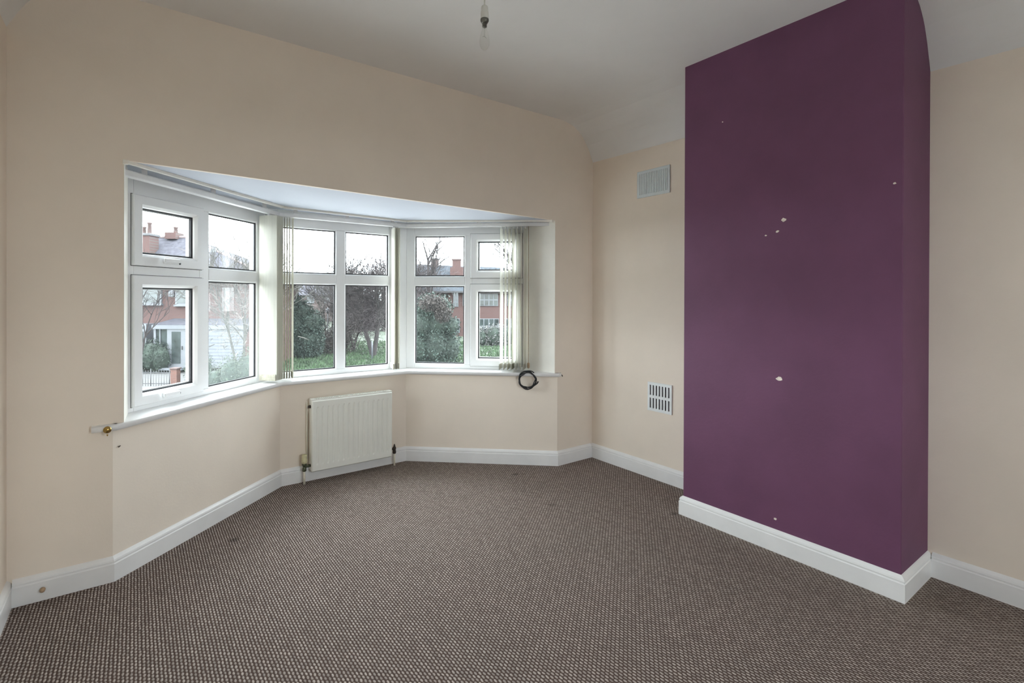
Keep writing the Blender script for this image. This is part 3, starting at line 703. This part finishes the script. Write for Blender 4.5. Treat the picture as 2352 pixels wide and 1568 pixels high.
# bay window with a lit lamp, porch, garage
bw = hbox('bay_window', 290, 359, 748, 800, -.8, 0, 'outdoor_white')
hbox('pane', 337, 353, 753, 759, -.815, -.79, 'outdoor_dark_glass', bw); hbox('pane', 335, 353, 765, 800, -.815, -.79, 'outdoor_dark_glass', bw)
hbox('pane', 296, 322, 765, 800, -.815, -.79, 'outdoor_dark_glass', bw)
hbox('lit_lamp', 336.5, 346, 767, 783, -.822, -.812, 'lamp_glow', bw, .004)
hbox('bay_wall', 290, 359, 800, 852, -.78, 0, 'brick_red', bw)
pd = -1.3
kp = (HD + pd) / FPX; XP = lambda u: (u - U0) * kp - (hu - U0) * K; ZP = lambda v_: hh(v_, HD + pd)
rp = obj('porch_roof', [(XP(352), pd - .1, ZP(751)), (XP(606), pd - .1, ZP(751)), (XP(606), 0, Z(737)), (XP(363), 0, Z(737)), (XP(352), pd - .1, ZP(754)), (XP(606), pd - .1, ZP(754)), (XP(606), 0, Z(745)), (XP(363), 0, Z(745))],
         [(0, 1, 2, 3), (4, 5, 6, 7), (0, 1, 5, 4), (1, 2, 6, 5), (2, 3, 7, 6), (3, 0, 4, 7)], 'roof_slate', hs)
def pbox(name, u0, u1, v0, v1, y0, y1, mat, parent=hs, bev=0):
    return box(name, (XP(u0), pd + y0, ZP(v1)), (XP(u1), pd + y1, ZP(v0)), mat, parent, bev)
pbox('fascia', 352, 606, 752, 761, -.14, -.02, 'outdoor_white', rp)
po = pbox('porch', 354, 432, 761, 850, .02, 1.25, 'outdoor_dark_glass')
pbox('porch_post', 354, 359, 761, 850, -.04, .05, 'outdoor_white', po)
pbox('porch_post', 367, 369, 761, 850, -.03, .04, 'outdoor_white', po)
dd = pbox('front_door', 386, 428, 761, 849, -.08, .04, 'outdoor_white', po)
pbox('door_glass', 397, 417, 767, 840, -.10, -.06, 'outdoor_dark_glass', dd); pbox('door_handle', 420, 422, 800, 808, -.13, -.07, 'iron_black', dd)
pbox('letter_sign', 379, 387, 810, 816, -.06, .04, 'outdoor_white', po); pbox('door_step', 377, 430, 848, 853, -.5, .1, 'outdoor_white', po)
ga = pbox('garage', 440, 600, 761, 850, .0, 1.3, 'outdoor_white')
gd = pbox('garage_door', 470, 560, 768, 845, -.05, .02, 'outdoor_white', ga)
for i in range(9): pbox('door_rib', 472, 558, 775 + i * 7.5, 778.5 + i * 7.5, -.065, -.045, 'garage_blue', gd)
pbox('garage_wall', 560, 600, 761, 850, -.03, .02, 'brick_red', ga)

# --- foliage and bare trees
def leaves_bm(bm, blobs, count, size, seed):
    rnd = random.Random(seed); tot = sum(b_[3] * b_[4] * b_[5] for b_ in blobs)
    for (cx, cy, cz, rx, ry_, rz_) in blobs:
        for _ in range(int(count * rx * ry_ * rz_ / tot)):
            u = rnd.gauss(0, 1), rnd.gauss(0, 1), rnd.gauss(0, 1); L_ = math.sqrt(sum(q * q for q in u)) or 1
            r = rnd.uniform(.55, 1.12)
            c = Vector((cx + u[0] / L_ * rx * r, cy + u[1] / L_ * ry_ * r, max(.03, cz + u[2] / L_ * rz_ * r)))
            a = Vector((rnd.uniform(-1, 1), rnd.uniform(-1, 1), rnd.uniform(-1, 1))).normalized()
            b2_ = a.cross(Vector((rnd.uniform(-1, 1), rnd.uniform(-1, 1), rnd.uniform(-1, 1)))).normalized(); s = size * rnd.uniform(.6, 1.4)
            f = [bm.verts.new(c + a * s * .5), bm.verts.new(c + b2_ * s * .24), bm.verts.new(c - a * s * .5), bm.verts.new(c - b2_ * s * .24)]
            bm.faces.new(f)
def core_bm(bm, blobs, f=.86):
    for (cx, cy, cz, rx, ry_, rz_) in blobs:
        ret = bmesh.ops.create_icosphere(bm, subdivisions=2, radius=1)
        for v_ in ret['verts']:
            w_ = f * (1 + random.uniform(-.06, .06)); v_.co = Vector((cx + v_.co.x * rx * w_, cy + v_.co.y * ry_ * w_, max(0.0, cz + v_.co.z * rz_ * w_)))
def bush(name, label, cat, u, depth, blobs, count, size, leaf, corem, seed, group=None, core=.80):
    o = empty(name, site(u, depth)); o.rotation_euler.z = RZ; tag(o, label, cat, group)
    bm = bmesh.new(); core_bm(bm, blobs, core); from_bm('inner_growth', bm, corem, o)
    bm = bmesh.new(); leaves_bm(bm, blobs, count, size, seed)
    me = bpy.data.meshes.new('foliage'); bm.to_mesh(me); bm.free(); f = link('foliage', me, leaf, o); f['kind'] = 'stuff'
    return o
def branch_rec(V, F, p, d, ln, r, lvl, rnd, spread, twist=.25, droop=0.0):
    k = 3 if lvl > 2 else 2; pts = [p]; dd_ = d.copy(); q = p.copy()
    for i in range(k):
        dd_ = (dd_ + Vector((rnd.uniform(-1, 1), rnd.uniform(-1, 1), rnd.uniform(-.5, .7) - droop)) * twist).normalized(); q = q + dd_ * (ln / k); pts.append(q.copy())
    seg = 5 if lvl > 2 else 3; base = len(V)
    for i, c in enumerate(pts):
        dirv = (pts[min(i + 1, k)] - pts[max(0, i - 1)]).normalized(); a = dirv.cross(Vector((.3, .2, 1))).normalized(); b2_ = dirv.cross(a)
        rr = max(.008, r * (1 - .45 * i / k) if lvl else r * (1 - .7 * i / k))
        for s in range(seg): t_ = 2 * PI * s / seg; V.append(c + (a * math.cos(t_) + b2_ * math.sin(t_)) * rr)
    for i in range(k):
        for s in range(seg): F.append((base + i * seg + s, base + i * seg + (s + 1) % seg, base + (i + 1) * seg + (s + 1) % seg, base + (i + 1) * seg + s))
    if lvl == 0: return
    nb = rnd.choice((3, 4)) if lvl < 4 else rnd.choice((3, 4))
    for i in range(nb):
        t_ = rnd.uniform(.35, 1.0) if i else 1.0; j = min(k - 1, int(t_ * k)); c = pts[j].lerp(pts[j + 1], t_ * k - j if t_ < 1 else 1)
        nd = (dd_ + Vector((rnd.uniform(-1, 1), rnd.uniform(-1, 1), rnd.uniform(-.35, .8))) * spread).normalized()
        branch_rec(V, F, c, nd, ln * rnd.uniform(.55, .8), r * .52, lvl - 1, rnd, spread, twist, droop)
def bare_tree(name, label, u, depth, height, trunk_r, lvl, seed, mat, stems=((0, 0, 1),), spread=.75, tl=.36, group='bare winter trees', droop=0.0, cat='tree', twigs=None, tm='twig'):
    rnd = random.Random(seed); o = empty(name, site(u, depth)); o.rotation_euler.z = RZ; tag(o, label, cat, group)
    for i, s in enumerate(stems):
        V, F = [], []; d_ = Vector(s).normalized(); top = Vector((0, 0, 0)) + d_ * height * tl
        bm = bmesh.new(); tube_bm(bm, [(0, 0, -.1), tuple(top * .5 + Vector((rnd.uniform(-.05, .05), 0, 0))), tuple(top)], trunk_r, 7, trunk_r * .7)
        tk = from_bm('trunk', bm, mat, o)
        for _ in range(4):
            nd = (d_ + Vector((rnd.uniform(-1, 1), rnd.uniform(-1, 1), rnd.uniform(0, .6))) * spread).normalized()
            branch_rec(V, F, top * rnd.uniform(.7, 1), nd, height * .26, trunk_r * .5, lvl, rnd, spread, .25, droop)
        branch_rec(V, F, top, d_, height * .28, trunk_r * .65, lvl, rnd, spread, .25, droop)
        me = bpy.data.meshes.new('branches'); me.from_pydata([tuple(q) for q in V], [], F); me.update(); br_ = link('branches', me, mat, o); br_['kind'] = 'stuff'
    if twigs:
        nt_, blobs = twigs; bm = bmesh.new()
        tot = sum(b_[3] * b_[4] * b_[5] for b_ in blobs)
        for (cx, cy, cz, rx, ry_, rz_) in blobs:
            for _ in range(int(nt_ * rx * ry_ * rz_ / tot)):
                q = Vector((rnd.gauss(0, .5), rnd.gauss(0, .5), rnd.gauss(0, .5))); c = Vector((cx + q.x * rx, cy + q.y * ry_, max(.1, cz + q.z * rz_)))
                a = (Vector((q.x, q.y, q.z + .5)) + Vector((rnd.uniform(-1, 1), rnd.uniform(-1, 1), rnd.uniform(-1, 1))) * .9).normalized(); ln = rnd.uniform(.2, .55)
                p_ = a.cross(Vector((rnd.uniform(-1, 1), rnd.uniform(-1, 1), rnd.uniform(-1, 1)))).normalized() * rnd.uniform(.006, .014)
                e_ = c + a * ln; m_ = c + a * ln * .5 + p_ * 2.5
                w1 = [bm.verts.new(c - p_), bm.verts.new(c + p_), bm.verts.new(m_ + p_), bm.verts.new(m_ - p_), bm.verts.new(e_)]
                bm.faces.new((w1[0], w1[1], w1[2], w1[3])); bm.faces.new((w1[3], w1[2], w1[4]))
        me = bpy.data.meshes.new('twigs'); bm.to_mesh(me); bm.free(); tw = link('twigs', me, tm, o); tw['kind'] = 'stuff'
    return o
k32 = 32 / FPX
# left window
bush('clipped_hedge', 'dark clipped hedge in front of the brick house porch', 'hedge', 340, 25.4,
     [(-1.2, 0, .85, .75, .5, .85), (-.5, 0, .85, .7, .5, .85), (.2, 0, .85, .7, .5, .85), (.65, 0, .75, .5, .5, .78)], 5200, .09, 'leaf_hedge', 'leaf_hedge', 3)
bush('round_shrub', 'rounded green shrub beside the brick gate pillar', 'shrub', 446, 22.5,
     [(.0, 0, .55, .42, .4, .62), (.35, .1, .7, .45, .4, .72)], 3200, .07, 'leaf_pale', 'leaf_hedge', 4)
bush('leafy_bush', 'pale green bush in front of the white garage', 'bush', 540, 19.5,
     [(-.75, 0, .55, .5, .5, .62), (-.1, 0, .75, .6, .5, .85), (.55, 0, .85, .6, .5, 1.0), (1.2, 0, .8, .6, .5, .95)], 7000, .075, 'leaf_pale', 'leaf_hedge', 5)
pi_ = empty('gate_pillar', site(403, 22.3)); pi_.rotation_euler.z = RZ; tag(pi_, 'short red brick gate pillar at the front of the forecourt', 'pillar')
box('pillar_shaft', (-.14, -.14, 0), (.14, .14, .66), 'brick_pillar', pi_); box('pillar_cap', (-.18, -.18, .66), (.18, .18, .73), 'terracotta', pi_, .02)
fe = empty('railing_fence', site(322, 21.6)); fe.rotation_euler.z = RZ; tag(fe, 'low black iron railings along the forecourt edge', 'fence')
for z in (.12, .60): box('rail', (-1.2, -.012, z), (1.32, .012, z + .03), 'iron_black', fe)
for i in range(22): tube('bar', [(-1.15 + i * .115, 0, 0), (-1.15 + i * .115, 0, .70 if i % 7 else .78)], .009 if i % 7 else .018, 'iron_black', fe, 6)
bare_tree('bare_tree', 'slender bare tree in front of the white garage', 556, 20.5, 6.6, .06, 3, 11, 'bark_pale', ((.05, 0, 1), (-.28, .1, 1), (.3, 0, 1)), .55, .42, twigs=(1500, [(.0, 0, 3.6, 1.3, 1.0, 2.2)]), tm='twig_pale')
bare_tree('bare_tree', 'thin bare tree with twigs crossing the upstairs white window', 318, 23.0, 5.6, .05, 3, 12, 'bark', ((-.12, 0, 1), (.15, 0, 1)), .7, .4)
# middle window
fh = empty('distant_house', site(715, 80)); fh.rotation_euler.z = RZ; tag(fh, 'distant brick house with long dark roof behind the conifer', 'house')
k8 = 80 / FPX; XF = lambda u: (u - 715) * k8; ZF = lambda v_: hh(v_, 80)
box('wall', (XF(630), 0, 0), (XF(800), 8, ZF(682)), 'brick_far', fh)
obj('roof', [(XF(625), -.5, ZF(683)), (XF(805), -.5, ZF(683)), (XF(805), 8.5, ZF(683)), (XF(625), 8.5, ZF(683)), (XF(632), 4, hh(652, 84)), (XF(795), 4, hh(652, 84))],
    [(0, 1, 5, 4), (1, 2, 5), (2, 3, 4, 5), (3, 0, 4), (0, 1, 2, 3)], 'roof_slate', fh)
for (a, e, tv, bv) in ((706, 722, 684, 701), (745, 758, 686, 700)):
    wn_ = box('window', (XF(a), -.1, ZF(bv)), (XF(e), .05, ZF(tv)), 'outdoor_white', fh)
    mid = (a + e) / 2
    for (x0, x1) in ((a + 1.5, mid - .9), (mid + .9, e - 1.5)):
        for (t0, t1) in ((tv + 2, tv + 6), (tv + 7.5, bv - 3)): box('pane', (XF(x0), -.13, ZF(t1)), (XF(x1), -.08, ZF(t0)), 'outdoor_dark_glass', wn_)
bush('conifer_bush', 'dark green conifer seen through the middle window', 'bush', 690, 32,
     [(-.6, 0, 1.0, 1.0, .9, 1.1), (.55, 0, 1.05, .95, .8, 1.15), (-.3, 0, 2.1, 1.0, .8, 1.0), (.75, 0, 2.2, .75, .7, .85), (-.35, .1, 3.1, .75, .6, .95), (-.75, 0, 3.6, .55, .5, .75), (.15, 0, 2.9, .65, .6, .7)], 15000, .16, 'leaf_conifer', 'leaf_hedge', 6)
bush('dry_shrub', 'brown leafless shrub right of the conifer', 'shrub', 762, 34,
     [(-.2, 0, .8, .9, .6, .9), (.7, .2, 1.1, .9, .6, 1.1)], 4200, .12, 'leaf_brown', 'leaf_brown', 7, core=.5)
bare_tree('bare_tree', 'pale bare tree between conifer and window mullion', 752, 38, 6.4, .09, 4, 21, 'bark_pale', ((-.1, 0, 1), (.22, 0, 1)), .7, .3, twigs=(2600, [(.5, 0, 3.2, 1.6, 1.0, 2.0), (.3, 0, 1.6, 1.3, 1, 1.4)]), tm='twig_pale')
bare_tree('bare_tree', 'dense dark red bare tree behind the middle window', 858, 33, 7.4, .17, 5, 22, 'bark', ((-.35, 0, 1), (.12, .1, 1)), .85, .3, twigs=(10000, [(-.4, 0, 4.4, 1.7, 1.2, 1.9), (.6, 0, 5.2, 1.3, 1.2, 1.9), (-.9, 0, 2.9, 1.2, 1.0, 1.4), (.5, 0, 3.4, 1.4, 1.0, 1.6)]))
bare_tree('bare_tree', 'low tangled bare tree left of the dark red one', 812, 36, 5.2, .08, 4, 23, 'bark', ((-.2, 0, 1), (.25, 0, 1)), .9, .25, twigs=(5000, [(-.2, 0, 2.6, 1.5, 1.0, 1.7), (.6, 0, 1.8, 1.2, 1.0, 1.3)]))
wp = empty('white_post', site(855, 31)); wp.rotation_euler.z = RZ; tag(wp, 'thin white post standing in the grass under the bare tree', 'post')
lathe('post_shaft', [(.05, 0), (.045, 1.15), (.03, 1.18)], 'outdoor_white', wp, 10)
lp = empty('street_lamp', site(753, 36)); lp.rotation_euler.z = RZ; tag(lp, 'small white street lamp head among the bare branches', 'lamp')
lathe('lamp_column', [(.05, 0), (.04, 2.75)], 'chimney_cap', lp, 8); lathe('lamp_head', [(.05, 2.72), (.13, 2.8), (.14, 2.98), (.06, 3.12)], 'outdoor_white', lp, 12)
hr = [(-2.2 + i * .95 + random.uniform(-.2, .2), random.uniform(-.4, .4), 1.9 + random.uniform(-.2, .2), .95, .8, 2.3 + random.uniform(-.3, .5)) for i in range(9)]
bush('hedge_row', 'tall brown overgrown hedge row in the distance behind the bare trees', 'hedge', 850, 58, hr, 15000, .30, 'leaf_brown', 'leaf_hedge', 13)
# right window
HR = 50.0; kr = HR / FPX; XR = lambda u: (u - 1060) * kr; ZR = lambda v_: hh(v_, HR)
h3 = empty('brick_villa', site(1060, HR)); h3.rotation_euler.z = RZ; tag(h3, 'brick house with tall chimney seen through the right window', 'house')
box('wall', (XR(1030), 0, 0), (XR(1290), 9, ZR(673)), 'brick_red', h3)
r3 = obj('roof', [(XR(925), -.5, ZR(674)), (XR(1300), -.5, ZR(674)), (XR(1300), 9.5, ZR(674)), (XR(925), 9.5, ZR(674)), (XR(940), 4.5, hh(611, HR + 4.5)), (XR(1160), 4.5, hh(618, HR + 4.5))],
    [(0, 1, 5, 4), (1, 2, 5), (2, 3, 4, 5), (3, 0, 4), (0, 1, 2, 3)], 'roof_blue', h3)
box('lower_wall', (XR(935), .5, 0), (XR(1030), 9, ZR(673)), 'brick_far', h3)
box('gutter', (XR(925), -.62, ZR(676)), (XR(1300), -.48, ZR(672)), 'iron_black', r3)
c3 = box('chimney', (XR(1030), 2.0, hh(640, HR + 2)), (XR(1061), 3.2, hh(617, HR + 2)), 'brick_red', h3)
box('chimney_stack', (XR(1035), 2.1, hh(619, HR + 2)), (XR(1055), 3.1, hh(600, HR + 2)), 'brick_red', c3); box('chimney_cap', (XR(1033.5), 2.05, hh(601, HR + 2)), (XR(1056), 3.15, hh(598, HR + 2)), 'terracotta', c3)
c4 = box('chimney', (XR(979), 4.0, hh(616, HR + 4)), (XR(996), 5.0, hh(598, HR + 4)), 'brick_far', h3); box('chimney_cap', (XR(977.5), 3.9, hh(599, HR + 4)), (XR(997.5), 5.1, hh(597, HR + 4)), 'chimney_cap', c4)
def rwin(u0, u1, v0, v1, cols_, rows_):
    f = box('window', (XR(u0), -.12, ZR(v1)), (XR(u1), .03, ZR(v0)), 'outdoor_white', h3)
    for i in range(cols_):
        for j in range(rows_):
            a = u0 + (u1 - u0) * i / cols_ + 1.1; e = u0 + (u1 - u0) * (i + 1) / cols_ - 1.1; p = v0 + (v1 - v0) * j / rows_ + 1.2; q = v0 + (v1 - v0) * (j + 1) / rows_ - 1.2
            box('pane', (XR(a), -.15, ZR(q)), (XR(e), -.10, ZR(p)), 'outdoor_dark_glass', f)
rwin(1041, 1053, 675, 708, 2, 3); rwin(1063, 1085, 676, 706, 3, 2); rwin(1102, 1144, 678, 706, 4, 2); rwin(1165, 1200, 678, 706, 3, 2)
rwin(1041, 1056, 735, 768, 2, 2); rwin(1100, 1146, 735, 770, 4, 2); rwin(1160, 1200, 735, 770, 3, 2)
bush('evergreen_bush', 'large dark evergreen bush filling the right window', 'bush', 1000, 29,
     [(-.9, 0, 1.0, .9, .8, 1.2), (.0, 0, 1.1, 1.0, .8, 1.25), (.8, .1, 1.0, .7, .6, 1.0), (-.7, 0, 2.3, .8, .7, 1.0), (.15, 0, 2.4, .8, .7, .95), (-.35, 0, 3.3, .75, .6, .85), (.45, 0, 3.3, .6, .5, .75), (.95, 0, 2.2, .5, .5, .6)], 12000, .14, 'leaf_conifer', 'leaf_hedge', 8)
bush('copper_bush', 'copper brown bush at the top of the dark evergreen', 'bush', 1010, 27.4,
     [(-.4, .2, 3.55, .75, .4, .45), (.15, .2, 3.0, .45, .4, .5)], 2400, .13, 'leaf_brown', 'leaf_brown', 9, core=.45)
bush('white_shrub', 'white flecked shrub in front of the far brick house', 'shrub', 1130, 40,
     [(-1.0, 0, .7, .9, .6, .9), (.2, 0, .8, .9, .6, 1.0), (1.3, 0, .8, .9, .6, .95)], 3000, .16, 'leaf_white', 'leaf_hedge', 10)
bare_tree('bare_tree', 'big bare tree rising over the roofs by the chimney', 985, 46, 9.6, .24, 4, 31, 'bark', ((0, 0, 1),), .75, .5, twigs=(2600, [(0, 0, 6.0, 2.2, 1.6, 2.6), (-1.4, 0, 4.8, 2.2, 1.5, 1.8)]))
bare_tree('bare_tree', 'bare tree whose boughs cross the far right panes', 1235, 24, 8.6, .14, 4, 32, 'bark', ((-.12, 0, 1), (.2, 0, 1)), .95, .45)
bare_tree('bare_tree', 'bare tree over the roof at the left of the right window', 955, 48, 7.9, .14, 4, 33, 'bark', ((0, 0, 1),), .8, .45, twigs=(3500, [(0, 0, 5.8, 2.0, 1.6, 2.0)]))
# long grass in the near lawn
bm = bmesh.new(); rnd = random.Random(5)
for _ in range(26000):
    dp = 22 + 22 * rnd.random() ** 1.2; uu = rnd.uniform(640, 1180); p = Vector(site(uu, dp)); a = rnd.uniform(0, PI); s = rnd.uniform(.03, .06); hgt = rnd.uniform(.06, .2)
    dx, dy = math.cos(a) * s, math.sin(a) * s; lx, ly = rnd.uniform(-.06, .06), rnd.uniform(-.06, .06)
    bm.faces.new((bm.verts.new((p.x - dx, p.y - dy, G)), bm.verts.new((p.x + dx, p.y + dy, G)), bm.verts.new((p.x + lx, p.y + ly, G + hgt))))
me = bpy.data.meshes.new('grass'); bm.to_mesh(me); bm.free()
gs = link('grass', me, 'grass_blade'); tag(gs, 'long green grass on the lawn outside', 'grass', kind='stuff')
